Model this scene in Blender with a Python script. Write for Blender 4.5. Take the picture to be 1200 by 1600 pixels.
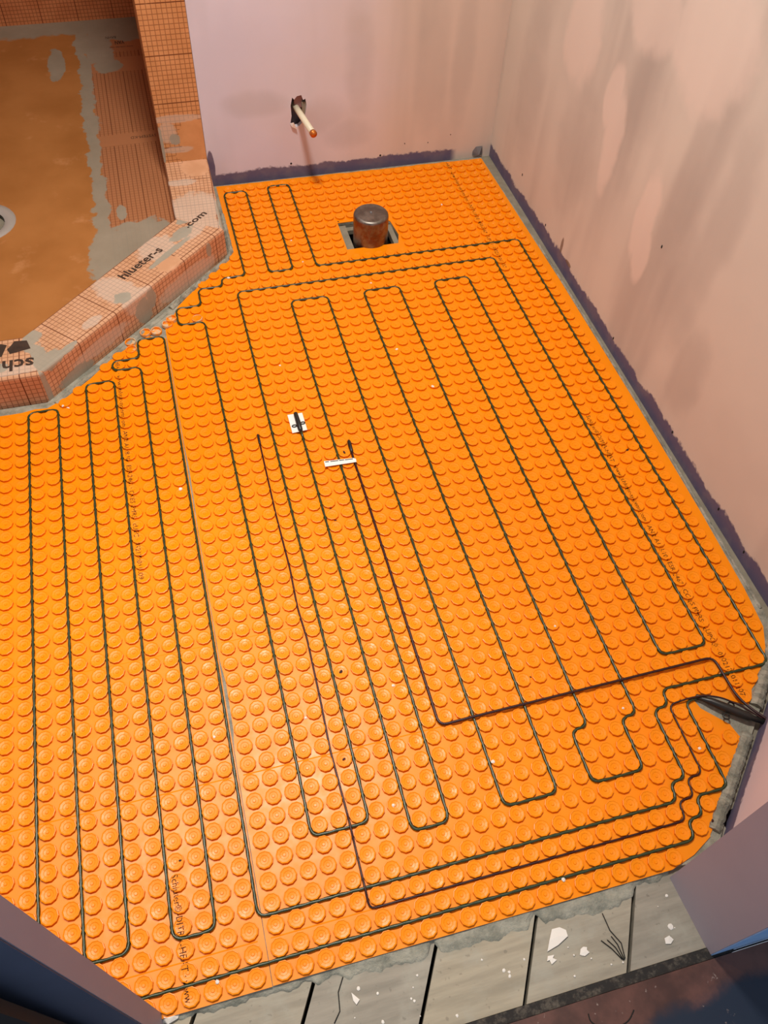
import bpy, bmesh, math, random
from mathutils import Vector, Matrix
from mathutils.geometry import tessellate_polygon

# ------------------------------------------------------------------ scene reset
for o in list(bpy.data.objects):
    bpy.data.objects.remove(o, do_unlink=True)
scene = bpy.context.scene
COL = scene.collection
P = 0.03            # stud spacing of the membrane in metres; all coordinates below are in this unit
random.seed(7)

# ------------------------------------------------------------------ camera
RM = [[0.9652540124336714, -0.2584423000443308, 0.03862989811653594],
      [-0.1850717069560726, -0.7804812005358257, -0.5971579011404949],
      [0.18448077071896526, 0.569259758948366, -0.8011929680651124]]
CAM = Vector((1.8408484588516512, -5.939156386768133, 43.53238592756087))
FPX = 1293.985
cam = bpy.data.cameras.new('camera')
cam.sensor_fit = 'AUTO'
cam.sensor_width = 36.0
cam.lens = 36.0 * FPX / 1600.0
cam.clip_start = 0.02
camo = bpy.data.objects.new('camera', cam)
COL.objects.link(camo)
rx, ry, rz = (Vector(v) for v in RM)
m = Matrix.Identity(4)
for k in range(3):
    m[k][0] = rx[k]
    m[k][1] = -ry[k]
    m[k][2] = -rz[k]
    m[k][3] = CAM[k] * P
camo.matrix_world = m
scene.camera = camo

def project(p):
    d = Vector(p) - CAM
    x, y, z = d.dot(rx), d.dot(ry), d.dot(rz)
    if z < 1:
        return (-9999, -9999, z)
    return (600 + FPX * x / z, 800 + FPX * y / z, z)

# ------------------------------------------------------------------ world, lamps, exposure
world = bpy.data.worlds.new('world')
scene.world = world
world.use_nodes = True
world.node_tree.nodes['Background'].inputs[0].default_value = (0.72, 0.82, 1.0, 1)
world.node_tree.nodes['Background'].inputs[1].default_value = 0.48

def lamp(name, loc, power, size, col):
    l = bpy.data.lights.new(name, 'AREA')
    l.shape = 'DISK'
    l.size = size
    l.energy = power
    l.color = col
    o = bpy.data.objects.new(name, l)
    o.location = Vector(loc) * P
    COL.objects.link(o)
    return o

lamp('ceiling_lamp', (6.2, 35.5, 79.0), 23.5, 0.26, (1.0, 0.955, 0.90)).data.spread = math.radians(128)
sl = bpy.data.lights.new('floor_glare_spot', 'SPOT')     # unseen second source over the left, narrowed to a spot for the floor glare
sl.energy = 95.0
sl.spot_size = math.radians(42)
sl.spot_blend = 0.8
sl.shadow_soft_size = 0.07
sl.color = (1.0, 0.93, 0.84)
slo = bpy.data.objects.new('floor_glare_spot', sl)
slo.location = Vector((-16.0, 28.0, 79.0)) * P
slo.rotation_euler = (Vector((-6.0, 7.0, 0)) - Vector((-16.0, 28.0, 79.0))).to_track_quat('-Z', 'Y').to_euler()
COL.objects.link(slo)

vs = scene.view_settings
scene.display_settings.display_device = 'sRGB'
vs.view_transform = 'Standard'
vs.look = 'None'
vs.gamma = 1.0
vs.use_curve_mapping = False
vs.exposure = 0.0

# ------------------------------------------------------------------ node helpers
def srgb(r, g, b):
    f = lambda c: (c / 255 / 12.92) if c / 255 <= 0.04045 else ((c / 255 + 0.055) / 1.055) ** 2.4
    return (f(r), f(g), f(b), 1.0)

class Mat:
    """Small builder for procedural node materials. Coordinates are in stud units."""
    def __init__(self, name, rough=0.6, metal=0.0, spec=0.5):
        self.m = bpy.data.materials.new(name)
        self.m.use_nodes = True
        self.t = self.m.node_tree
        self.b = self.t.nodes['Principled BSDF']
        self.b.inputs['Roughness'].default_value = rough
        self.b.inputs['Metallic'].default_value = metal
        self.b.inputs['Specular IOR Level'].default_value = spec
        self._pos = None
    def n(self, typ, **kw):
        nd = self.t.nodes.new(typ)
        for k, v in kw.items():
            setattr(nd, k, v)
        return nd
    def put(self, sock, v):
        if hasattr(v, 'node'):
            self.t.links.new(v, sock)
        else:
            sock.default_value = v
    def math(self, op, a, b=0.0, c=0.0, clamp=False):
        nd = self.n('ShaderNodeMath', operation=op)
        nd.use_clamp = clamp
        self.put(nd.inputs[0], a); self.put(nd.inputs[1], b); self.put(nd.inputs[2], c)
        return nd.outputs[0]
    def pos(self):
        if self._pos is None:
            g = self.n('ShaderNodeNewGeometry')
            s = self.n('ShaderNodeVectorMath', operation='SCALE')
            self.t.links.new(g.outputs['Position'], s.inputs[0])
            s.inputs['Scale'].default_value = 1.0 / P
            self._pos = s.outputs[0]
        return self._pos
    def uv(self):
        return self.n('ShaderNodeUVMap').outputs[0]
    def xyz(self, v):
        s = self.n('ShaderNodeSeparateXYZ')
        self.t.links.new(v, s.inputs[0])
        return s.outputs
    def noise(self, v, scale, detail=3.0, rough=0.55):
        nd = self.n('ShaderNodeTexNoise')
        self.t.links.new(v, nd.inputs['Vector'])
        nd.inputs['Scale'].default_value = scale
        nd.inputs['Detail'].default_value = detail
        nd.inputs['Roughness'].default_value = rough
        return nd.outputs['Fac']
    def step(self, v, lo, hi, a=0.0, b=1.0):
        nd = self.n('ShaderNodeMapRange', interpolation_type='SMOOTHSTEP')
        self.put(nd.inputs['Value'], v)
        nd.inputs['From Min'].default_value = lo
        nd.inputs['From Max'].default_value = hi
        nd.inputs['To Min'].default_value = a
        nd.inputs['To Max'].default_value = b
        return nd.outputs[0]
    def mix(self, f, a, b):
        nd = self.n('ShaderNodeMix', data_type='RGBA')
        self.put(nd.inputs[0], f); self.put(nd.inputs[6], a); self.put(nd.inputs[7], b)
        return nd.outputs[2]
    def blobs(self, a, b, lst, soft=0.35, warp=None, amt=0.5):
        """max over warped ellipses (a0, b0, ra, rb)."""
        out = None
        for a0, b0, ra, rb in lst:
            da = self.math('DIVIDE', self.math('SUBTRACT', a, a0), ra)
            db = self.math('DIVIDE', self.math('SUBTRACT', b, b0), rb)
            d = self.math('ADD', self.math('MULTIPLY', da, da), self.math('MULTIPLY', db, db))
            if warp is not None:
                d = self.math('ADD', d, self.math('MULTIPLY', self.math('SUBTRACT', warp, 0.5), amt * 4))
            k = self.step(d, 1 - soft, 1 + soft, 1.0, 0.0)
            out = k if out is None else self.math('MAXIMUM', out, k)
        return out
    def color(self, v):
        self.put(self.b.inputs['Base Color'], v)
    def rough(self, v):
        self.put(self.b.inputs['Roughness'], v)
    def bump(self, h, strength=0.2, dist=0.002):
        nd = self.n('ShaderNodeBump')
        nd.inputs['Strength'].default_value = strength
        nd.inputs['Distance'].default_value = dist
        self.t.links.new(h, nd.inputs['Height'])
        self.t.links.new(nd.outputs[0], self.b.inputs['Normal'])
        return nd

# ------------------------------------------------------------------ materials
# orange uncoupling membrane
M = Mat('orange_membrane_plastic', rough=0.38, spec=0.27)
nz = M.noise(M.pos(), 0.35, 3)
M.color(M.mix(nz, srgb(244, 136, 0), srgb(250, 147, 2)))
M.rough(M.step(M.noise(M.pos(), 1.3, 2), 0.3, 0.7, 0.31, 0.41))
MEMB = M.m

# dark green heating cable
M = Mat('green_cable_jacket', rough=0.32, spec=0.6)
M.color(M.mix(M.noise(M.pos(), 3.0, 2), srgb(30, 46, 24), srgb(52, 68, 34)))
CABLE = M.m
M = Mat('sensor_wire_jacket', rough=0.4)
M.color(srgb(44, 8, 12)); WIRE = M.m
M = Mat('black_heat_shrink', rough=0.38)
M.color(M.mix(M.noise(M.pos(), 2.0), srgb(18, 18, 16), srgb(38, 38, 32))); BLACK = M.m
M = Mat('white_label_paper', rough=0.6)
M.color(srgb(240, 238, 228)); WHITE = M.m
M = Mat('dark_print_ink', rough=0.7, spec=0.2)
M.color(srgb(60, 22, 8)); INK = M.m
M = Mat('black_print_ink', rough=0.7, spec=0.2)
M.color(M.mix(M.noise(M.pos(), 1.2), srgb(44, 32, 26), srgb(84, 66, 54))); INKB = M.m
M = Mat('grey_pencil', rough=0.8, spec=0.1)
M.color(srgb(45, 45, 42)); PENCIL = M.m

# grey thin-set mortar
M = Mat('grey_mortar', rough=0.9, spec=0.2)
nz = M.noise(M.pos(), 0.9, 6, 0.65)
M.color(M.mix(M.step(nz, 0.3, 0.7), srgb(128, 128, 114), srgb(176, 172, 154)))
M.bump(M.noise(M.pos(), 2.2, 6, 0.7), 0.8, 0.006)
MORTAR = M.m

# bare plank floor
def plank_material(name, c1, c2):
    M = Mat(name, rough=0.75, spec=0.3)
    p = M.pos()
    mp = M.n('ShaderNodeMapping')
    mp.inputs['Rotation'].default_value = (0, 0, math.radians(-60))
    mp.inputs['Scale'].default_value = (0.25, 2.4, 1)
    M.t.links.new(p, mp.inputs['Vector'])
    g = M.noise(mp.outputs[0], 1.0, 5, 0.6)
    s = M.noise(p, 0.45, 5, 0.6)
    c = M.mix(M.step(g, 0.25, 0.75), c1, c2)
    c = M.mix(M.math('MULTIPLY', M.step(s, 0.48, 0.72), 0.6), c, srgb(168, 164, 148))
    sp = M.noise(p, 3.2, 2)
    c = M.mix(M.math('MULTIPLY', M.step(sp, 0.66, 0.72), 0.3), c, srgb(74, 68, 60))
    M.color(c)
    M.bump(g, 0.25, 0.002)
    return M.m
PLANKS = [plank_material('weathered_plank_a', srgb(144, 136, 119), srgb(170, 161, 141)),
          plank_material('weathered_plank_b', srgb(136, 130, 116), srgb(160, 152, 136)),
          plank_material('weathered_plank_c', srgb(150, 141, 121), srgb(174, 163, 140))]
M = Mat('dark_subfloor', rough=0.9)
M.color(srgb(34, 28, 22)); DARKFLOOR = M.m
M = Mat('cut_floor_edge', rough=0.85)
M.color(M.mix(M.noise(M.pos(), 1.5, 5), srgb(110, 104, 88), srgb(164, 156, 134))); CUTWOOD = M.m

# hall floor: worn brown paint with a dark blue reflection painted in as navy
M = Mat('worn_brown_floor_paint', rough=0.42, spec=0.5)
p = M.pos(); o3 = M.xyz(p)
nz = M.noise(p, 0.5, 5, 0.6)
c = M.mix(M.step(nz, 0.35, 0.7), srgb(70, 42, 32), srgb(104, 66, 54))
d = M.math('ADD', M.math('SUBTRACT', o3[1], M.math('MULTIPLY', M.math('SUBTRACT', o3[0], 17.0), 0.12)), M.math('MULTIPLY', M.math('SUBTRACT', nz, 0.5), 1.4))
c = M.mix(M.step(d, -6.1, -5.3, 1.0, 0.0), c, srgb(24, 34, 50))
c = M.mix(M.step(M.noise(p, 2.6, 3), 0.68, 0.76), c, srgb(150, 130, 118))
M.color(c); HALLFLOOR = M.m
M = Mat('dirty_threshold', rough=0.85)
nz = M.noise(M.pos(), 2.2, 6, 0.7)
M.color(M.mix(M.step(nz, 0.45, 0.7), srgb(36, 32, 28), srgb(92, 84, 72))); THRESH = M.m

# painted walls: lilac paint with plaster patches, unpainted dark band at the foot
WALLC = (200, 184, 196)
def wall_material(name, ax, band=None, blobs=(), grey=(), streak=0.0, marks=(), base=(srgb(212, 206, 214), srgb(220, 214, 220)), dirt=0.55, light_shift=None):
    M = Mat(name, rough=0.62, spec=0.25)
    p = M.pos(); o3 = M.xyz(p)
    a = o3[ax]; z = o3[2]
    n1 = M.noise(p, 0.10, 3)
    n2 = M.noise(p, 0.55, 5, 0.6)
    c = M.mix(M.step(n1, 0.3, 0.7), *base)
    if light_shift:
        k = M.step(M.math('ADD', a, M.math('MULTIPLY', M.math('SUBTRACT', M.noise(p, 0.08, 3), 0.5), 18.0)), light_shift[0], light_shift[1])
        c = M.mix(k, c, light_shift[2])  # lilac-to-tan shift along the wall paints the light into the colour
    if streak:
        mp = M.n('ShaderNodeMapping')
        mp.inputs['Scale'].default_value = (1, 1, 0.12)
        M.t.links.new(p, mp.inputs['Vector'])
        st = M.noise(mp.outputs[0], 0.16, 3)
        c = M.mix(M.math('MULTIPLY', M.step(st, 0.48, 0.72), streak), c, srgb(172, 163, 154))
    if grey:
        k = M.blobs(a, z, grey, 0.98, M.math('ADD', M.math('MULTIPLY', n1, 0.5), M.math('MULTIPLY', M.noise(p, 0.22, 4, 0.6), 0.5)), 1.2)
        c = M.mix(M.math('MULTIPLY', k, dirt), c, srgb(164, 156, 148))
    if blobs:
        k = M.blobs(a, z, blobs, 0.42, M.noise(p, 0.3, 3, 0.5), 0.5)
        c = M.mix(M.math('MULTIPLY', k, 0.62), c, srgb(236, 222, 208))
    if band:
        n3 = M.noise(p, 0.35, 4, 0.6)
        h = M.math('SUBTRACT', z, M.math('MULTIPLY', M.math('SUBTRACT', n3, 0.5), band[1]))
        h = M.math('SUBTRACT', h, M.math('MULTIPLY', M.math('SUBTRACT', M.noise(p, 3.0, 2), 0.5), 0.5))
        k = M.step(h, band[0] - 0.12, band[0] + 0.12, 1.0, 0.0)
        if len(band) > 2:
            k = M.math('MULTIPLY', k, M.step(a, band[2] - 0.4, band[2] + 0.4, 1.0, 0.0))
        dk = M.mix(M.step(n2, 0.4, 0.65), srgb(104, 97, 122), srgb(120, 110, 126))
        c = M.mix(k, c, dk)
        if len(band) > 3:
            k2 = M.blobs(a, z, band[3], 0.12, n2, 0.25)
            c = M.mix(k2, c, dk)
    if marks:
        k = M.blobs(a, z, marks, 0.3, n2, 0.5)
        c = M.mix(M.math('MULTIPLY', k, 0.8), c, srgb(120, 96, 78))
    M.color(c)
    M.bump(M.noise(p, 4.0, 3), 0.08, 0.002)
    return M.m
W_RIGHT = wall_material('right_wall_paint', 1, band=(0.95, 1.5), streak=0.55, base=(srgb(212, 205, 192), srgb(220, 213, 199)), dirt=0.30,
    blobs=[(44.0, 12.6, 1.25, 3.5), (45.3, 15.2, 1.1, 2.2), (37.3, 10.8, 1.2, 3.2), (36.6, 8.6, 1.0, 2.2), (51.5, 17.5, 2.6, 4.5), (36.5, 23, 4.0, 4.0), (43.0, 22, 3.0, 3.0)],
    grey=[(31, 9.5, 2.2, 4.5), (48.5, 9, 2.6, 4.5), (34.2, 13.5, 1.8, 4.5), (27.5, 6, 1.6, 3.0), (58.5, 11, 2.2, 7.5), (41.5, 16, 2.2, 4.5), (30, 16, 1.6, 5)],
    marks=[(47.3, 1.75, 0.22, 0.75), (45.6, 1.15, 0.5, 0.18)])
W_BACK = wall_material('back_wall_paint', 0, band=(0.88, 0.9, 29.5, [(6.35, 1.6, 0.33, 1.6)]), streak=0.45, dirt=0.24, light_shift=(9.0, 27.0, srgb(222, 206, 190)), base=(srgb(216, 212, 224), srgb(226, 221, 231)),
    grey=[(26.5, 9, 1.3, 7.0), (19, 3.5, 2.0, 1.5), (10.9, 6.9, 2.4, 1.0), (29.5, 9, 0.9, 6.0), (17.0, 5.4, 2.0, 1.5), (20, 10, 1.2, 5)])
W_PLAIN = wall_material('plain_wall_paint', 0, streak=0.4)
W_DIAG = wall_material('diagonal_wall_paint', 0, band=(1.0, 0.5), streak=0.3)
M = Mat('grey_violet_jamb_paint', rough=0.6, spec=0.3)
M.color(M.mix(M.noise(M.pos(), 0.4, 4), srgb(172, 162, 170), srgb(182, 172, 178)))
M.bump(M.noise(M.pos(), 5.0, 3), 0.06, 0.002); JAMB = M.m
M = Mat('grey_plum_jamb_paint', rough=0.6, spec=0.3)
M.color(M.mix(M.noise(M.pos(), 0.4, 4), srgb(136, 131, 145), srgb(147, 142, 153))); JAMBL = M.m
M = Mat('blue_hall_paint', rough=0.5)
M.color(M.mix(M.noise(M.pos(), 1.2, 4), srgb(120, 180, 245), srgb(185, 220, 255))); BLUE = M.m
M = Mat('slate_blue_hall_paint', rough=0.55)
M.color(M.mix(M.noise(M.pos(), 0.3, 3), srgb(84, 93, 116), srgb(70, 78, 96))); SLATE = M.m
M = Mat('near_black_panel', rough=0.7)
M.color(srgb(20, 16, 14)); NEARBLACK = M.m
M = Mat('ceiling_white', rough=0.8)
M.color(srgb(226, 222, 216)); CEIL = M.m
M = Mat('hole_cavity', rough=0.95)
M.color(srgb(104, 92, 96)); CAVITY = M.m
M = Mat('hole_brown', rough=0.8)
M.color(srgb(150, 112, 108)); HOLEBROWN = M.m

# shower membrane with printed centimetre grid (uses UV in stud units)
def grid_material(name, base1, base2, plain=(), smear=(), pale=(), band=None):
    M = Mat(name, rough=0.72, spec=0.25)
    uv = M.uv(); s = M.xyz(uv); u, v = s[0], s[1]
    n1 = M.noise(uv, 0.5, 4); n2 = M.noise(uv, 1.6, 5, 0.62)
    c = M.mix(M.step(n1, 0.35, 0.7), base1, base2)
    def line(x, cell, w):
        fr = M.math('FRACT', M.math('DIVIDE', x, cell))
        d = M.math('ABSOLUTE', M.math('SUBTRACT', fr, 0.5))
        return M.step(d, 0.5 - w / cell, 0.5 - w / cell * 0.3)
    g = M.math('MAXIMUM', line(u, 0.385, 0.042), line(v, 0.385, 0.042))
    gb = M.math('MAXIMUM', line(u, 3.85, 0.06), line(v, 3.85, 0.06))
    g = M.math('MULTIPLY', M.math('MAXIMUM', M.math('MULTIPLY', g, 0.62), M.math('MULTIPLY', gb, 0.95)), M.step(n2, 0.2, 0.45, 0.55, 1.0))
    if plain:
        g = M.math('MULTIPLY', g, M.math('SUBTRACT', 1.0, M.blobs(u, v, plain, 0.06)))
    c = M.mix(g, c, srgb(96, 42, 16))
    if pale:
        c = M.mix(M.math('MULTIPLY', M.blobs(u, v, pale, 0.3, n2, 0.45), 0.55), c, srgb(206, 190, 172))
    if smear:
        c = M.mix(M.math('MULTIPLY', M.blobs(u, v, smear, 0.18, n2, 0.5), 0.93), c, M.mix(n1, srgb(150, 144, 126), srgb(176, 168, 150)))
    M.color(c)
    return M.m
K1, K2 = srgb(206, 154, 114), srgb(218, 168, 130)
# u runs along the segment from its left end, v runs from the inner edge over the top and down the outer face
CURB_DIAG = grid_material('curb_membrane_diagonal', K1, K2,
    plain=[(14.4, 3.5, 1.1, 0.8)],
    smear=[(0.9, 2.0, 1.3, 1.7), (1.4, 3.6, 1.3, 0.9), (3.0, 3.9, 0.9, 0.35), (2.2, 0.5, 1.0, 0.8), (10.3, 5.7, 0.9, 1.1), (11.3, 5.1, 0.5, 0.9), (2.9, 6.3, 1.7, 0.55), (15.5, 2.5, 2.6, 0.3), (18.0, 1.7, 1.3, 0.6), (0.05, 5.6, 0.4, 2.0), (18.3, 4.9, 0.3, 0.6), (9.3, 3.2, 0.7, 0.7), (19.6, 0.6, 0.8, 0.5)],
    pale=[(9.7, 2.2, 1.3, 2.2), (15.4, 1.2, 1.7, 1.4), (10.0, 4.4, 1.5, 1.0), (15.5, 6.0, 3.4, 0.9), (5.6, 5.6, 2.8, 0.6), (6.0, 3.3, 0.9, 0.5), (18.8, 2.2, 1.6, 0.8), (21.0, 1.5, 0.8, 1.6)])
CURB_FRONT = grid_material('curb_membrane_front', K1, K2,
    smear=[(20.3, 0.7, 0.9, 1.2), (20.6, 2.4, 0.45, 1.3), (18.0, 3.0, 0.5, 0.5)], pale=[(18.5, 3.4, 2.5, 0.5)])
CURB_SIDE = grid_material('curb_membrane_side', K1, K2,
    plain=[(9.6, 2.6, 1.5, 1.3)], smear=[(2.4, 4.2, 2.6, 0.3), (6.5, 4.3, 3.5, 0.22)], pale=[(3.4, 2.0, 2.3, 2.4), (0.8, 2.6, 1.6, 1.4), (7.4, 1.0, 0.5, 1.4)])
WALL_KERDI = grid_material('shower_wall_membrane', srgb(206, 146, 92), srgb(218, 158, 104),
    plain=[(2.9, 4.6, 1.25, 1.7), (2.7, 3.0, 1.6, 0.5)], smear=[(1.3, 4.55, 0.45, 0.5), (0.1, 4.2, 0.16, 1.7)], pale=[(1.6, 6.35, 2.2, 0.35), (0.7, 5.2, 0.8, 0.9), (1.4, 3.6, 1.4, 0.3)])
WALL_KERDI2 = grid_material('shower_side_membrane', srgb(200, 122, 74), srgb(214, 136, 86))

# shower tray: orange fleece, grid band along its right side, grey mortar seams (world plan coordinates)
M = Mat('shower_tray_fleece', rough=0.8, spec=0.2)
p = M.pos(); o3 = M.xyz(p); x, y = o3[0], o3[1]
n1 = M.noise(p, 0.16, 4); n2 = M.noise(p, 0.9, 5, 0.62); n3 = M.noise(p, 0.35, 5, 0.6)
c = M.mix(M.step(n1, 0.3, 0.7), srgb(168, 108, 52), srgb(184, 122, 64))
c = M.mix(M.math('MULTIPLY', M.step(n3, 0.58, 0.75), 0.35), c, srgb(226, 164, 112))
inb = M.step(x, -3.32, -3.28)
def gl(v_, cell, w):
    fr = M.math('FRACT', M.math('DIVIDE', v_, cell))
    return M.step(M.math('ABSOLUTE', M.math('SUBTRACT', fr, 0.5)), 0.5 - w / cell, 0.5 - w / cell * 0.3)
g = M.math('MAXIMUM', M.math('MULTIPLY', gl(x, 0.385, 0.045), 0.6), M.math('MULTIPLY', gl(y, 0.385, 0.04), 0.4))
g = M.math('MAXIMUM', g, M.math('MULTIPLY', gl(x, 1.93, 0.06), 0.8))
stripe = M.blobs(x, y, [(0, 73.0, 8, 1.0), (0, 93.0, 8, 2.6), (0, 87.6, 8, 1.6)], 0.08)
g = M.math('MULTIPLY', g, M.math('SUBTRACT', 1.0, stripe))
bandc = M.mix(g, M.mix(n1, srgb(172, 112, 72), srgb(186, 126, 84)), srgb(88, 40, 18))
c = M.mix(inb, c, bandc)
wob = M.math('ADD', M.math('MULTIPLY', M.math('SUBTRACT', n2, 0.5), 0.9), M.math('MULTIPLY', M.math('SUBTRACT', n3, 0.5), 2.6))
seam = M.step(M.math('ABSOLUTE', M.math('ADD', M.math('ADD', x, 3.75), wob)), 0.55, 0.75, 1.0, 0.0)
seam = M.math('MAXIMUM', seam, M.step(M.math('ADD', y, M.math('MULTIPLY', wob, 1.2)), 94.8, 95.4))
seam = M.math('MAXIMUM', seam, M.blobs(x, y, [(-0.6, 56.6, 2.9, 3.4), (-3.2, 55.0, 2.0, 4.2), (-6.6, 88.6, 0.9, 3.4), (-2.2, 92.0, 1.6, 5.0), (-1.5, 87.5, 1.5, 1.6), (-2.1, 61.3, 0.45, 1.1), (1.0, 95, 3.5, 2.2)], 0.15, n2, 0.5))
seam = M.math('MULTIPLY', seam, M.math('SUBTRACT', 1.0, M.blobs(x, y, [(0.6, 55.6, 0.9, 1.0), (-1.2, 54.2, 0.8, 0.7)], 0.3, n2, 0.6)))
c = M.mix(M.math('MULTIPLY', seam, 0.92), c, M.mix(n3, srgb(140, 132, 112), srgb(170, 160, 140)))
M.color(c)
M.bump(n2, 0.15, 0.003)
TRAY = M.m
M = Mat('drain_grey_plastic', rough=0.45)
M.color(srgb(176, 168, 158)); DRAIN = M.m

# metals and pipe
M = Mat('dark_steel_cap', rough=0.38, metal=0.9)
p = M.pos(); n1 = M.noise(p, 0.8, 5, 0.65)
z = M.xyz(p)[2]
c = M.mix(M.step(n1, 0.35, 0.7), srgb(112, 106, 98), srgb(148, 140, 130))
orange_reflect = M.math('MULTIPLY', M.step(M.noise(p, 1.4, 5, 0.65), 0.42, 0.62), M.step(z, 2.2, 2.35, 1.0, 0.0))  # brown below the rim paints in the orange reflected from the sheets
c = M.mix(M.math('MULTIPLY', orange_reflect, 0.7), c, srgb(120, 66, 40))
M.color(c); M.rough(M.step(n1, 0.3, 0.7, 0.28, 0.5)); STEEL = M.m
M = Mat('cream_pex_pipe', rough=0.4)
M.color(srgb(232, 222, 192)); PEX = M.m
M = Mat('copper_crimp', rough=0.35, metal=0.8)
M.color(srgb(214, 130, 62)); COPPER = M.m
M = Mat('galvanised_bracket', rough=0.4, metal=0.35)
M.color(srgb(120, 118, 118)); GALV = M.m
M = Mat('plaster_crumb_white', rough=0.85)
M.color(srgb(232, 226, 214)); PLASTER = M.m
M = Mat('dark_crumb', rough=0.8)
M.color(srgb(52, 20, 12)); CRUMBD = M.m

# ------------------------------------------------------------------ mesh helpers
def link(name, me, mat, parent=None, loc=None):
    o = bpy.data.objects.new(name, me)
    if mat is not None and not me.materials:
        me.materials.append(mat)
    COL.objects.link(o)
    if loc is not None:
        o.location = Vector(loc) * P
    if parent is not None:
        o.parent = parent
        if parent.location.length > 0 and loc is None:
            o.matrix_parent_inverse = Matrix.Identity(4)
    return o

def mesh_obj(name, verts, faces, mat, parent=None, base=None, smooth=False, uvs=None):
    """verts are in world stud units. base = origin of the object (world stud units)."""
    if base is None:
        if parent is not None:
            base = tuple(v / P for v in parent.location)
        else:
            xs = [v[0] for v in verts]; ys = [v[1] for v in verts]; zs = [v[2] for v in verts]
            base = ((min(xs) + max(xs)) / 2, (min(ys) + max(ys)) / 2, min(zs))
    b = Vector(base)
    me = bpy.data.meshes.new(name)
    me.from_pydata([tuple((Vector(v) - b) * P) for v in verts], [], faces)
    me.update()
    if uvs is not None:
        lay = me.uv_layers.new(name='UVMap')
        for poly in me.polygons:
            for li, uvc in zip(poly.loop_indices, uvs[poly.index]):
                lay.data[li].uv = uvc
    if smooth:
        for pl in me.polygons:
            pl.use_smooth = True
    if mat is not None:
        me.materials.append(mat)
    o = bpy.data.objects.new(name, me)
    COL.objects.link(o)
    if parent is None:
        o.location = b * P
    else:
        o.parent = parent
        pl = Vector(tuple(v / P for v in parent.matrix_basis.translation))
        pw = parent_world(parent)
        o.location = (b - pw) * P
    return o

def parent_world(o):
    t = Vector((0, 0, 0))
    while o is not None:
        t += o.location / P
        o = o.parent
    return t

def empty(name, base):
    o = bpy.data.objects.new(name, None)
    o.empty_display_size = 0.05
    o.location = Vector(base) * P
    COL.objects.link(o)
    return o

def tag(o, label=None, cat=None, group=None, kind=None):
    if label: o['label'] = label
    if cat: o['category'] = cat
    if group: o['group'] = group
    if kind: o['kind'] = kind
    return o

def box_geo(x0, x1, y0, y1, z0, z1):
    v = [(x0, y0, z0), (x1, y0, z0), (x1, y1, z0), (x0, y1, z0), (x0, y0, z1), (x1, y0, z1), (x1, y1, z1), (x0, y1, z1)]
    f = [(0, 3, 2, 1), (4, 5, 6, 7), (0, 1, 5, 4), (1, 2, 6, 5), (2, 3, 7, 6), (3, 0, 4, 7)]
    return v, f

def box(name, x0, x1, y0, y1, z0, z1, mat, parent=None):
    v, f = box_geo(x0, x1, y0, y1, z0, z1)
    return mesh_obj(name, v, f, mat, parent)

def area2(poly):
    return sum(a[0] * b[1] - b[0] * a[1] for a, b in zip(poly, poly[1:] + poly[:1]))

def slab_geo(outer, holes, z0, z1):
    """extruded polygon with holes -> verts, faces. z1 may be a function of (x, y)."""
    if area2(outer) < 0:
        outer = outer[::-1]
    holes = [h if area2(h) < 0 else h[::-1] for h in holes]
    loops = [outer] + holes
    flat = [p for l in loops for p in l]
    tris = tessellate_polygon([[Vector((p[0], p[1], 0)) for p in l] for l in loops])
    n = len(flat)
    zf = z1 if callable(z1) else (lambda x, y: z1)
    verts = [(p[0], p[1], zf(p[0], p[1])) for p in flat] + [(p[0], p[1], z0) for p in flat]
    faces = []
    for t in tris:
        a, b, c = (flat[i] for i in t)
        if (b[0] - a[0]) * (c[1] - a[1]) - (b[1] - a[1]) * (c[0] - a[0]) < 0:
            t = t[::-1]
        faces.append(tuple(t))
        faces.append(tuple(i + n for i in t[::-1]))
    k = 0
    for l in loops:
        for i in range(len(l)):
            a, b = k + i, k + (i + 1) % len(l)
            faces.append((a, a + n, b + n, b))
        k += len(l)
    return verts, faces

def slab(name, outer, z0, z1, mat, holes=(), parent=None):
    v, f = slab_geo(list(outer), [list(h) for h in holes], z0, z1)
    return mesh_obj(name, v, f, mat, parent)

def fillet(path, r=0.45, seg=5):
    out = [Vector(path[0])]
    for i in range(1, len(path) - 1):
        a, b, c = Vector(path[i - 1]), Vector(path[i]), Vector(path[i + 1])
        d1, d2 = (a - b), (c - b)
        rr = min(r, d1.length * 0.5, d2.length * 0.5)
        p0, p1 = b + d1.normalized() * rr, b + d2.normalized() * rr
        for k in range(seg + 1):
            t = k / seg
            out.append((1 - t) ** 2 * p0 + 2 * t * (1 - t) * b + t * t * p1)
    out.append(Vector(path[-1]))
    return out

def resample(pts, step):
    out = [pts[0].copy()]
    acc = 0.0
    for a, b in zip(pts, pts[1:]):
        L = (b - a).length
        if L < 1e-9:
            continue
        t = step - acc
        while t <= L:
            out.append(a + (b - a) * (t / L))
            t += step
        acc = (acc + L) % step
    if (out[-1] - pts[-1]).length > 1e-3:
        out.append(pts[-1].copy())
    return out

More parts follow.
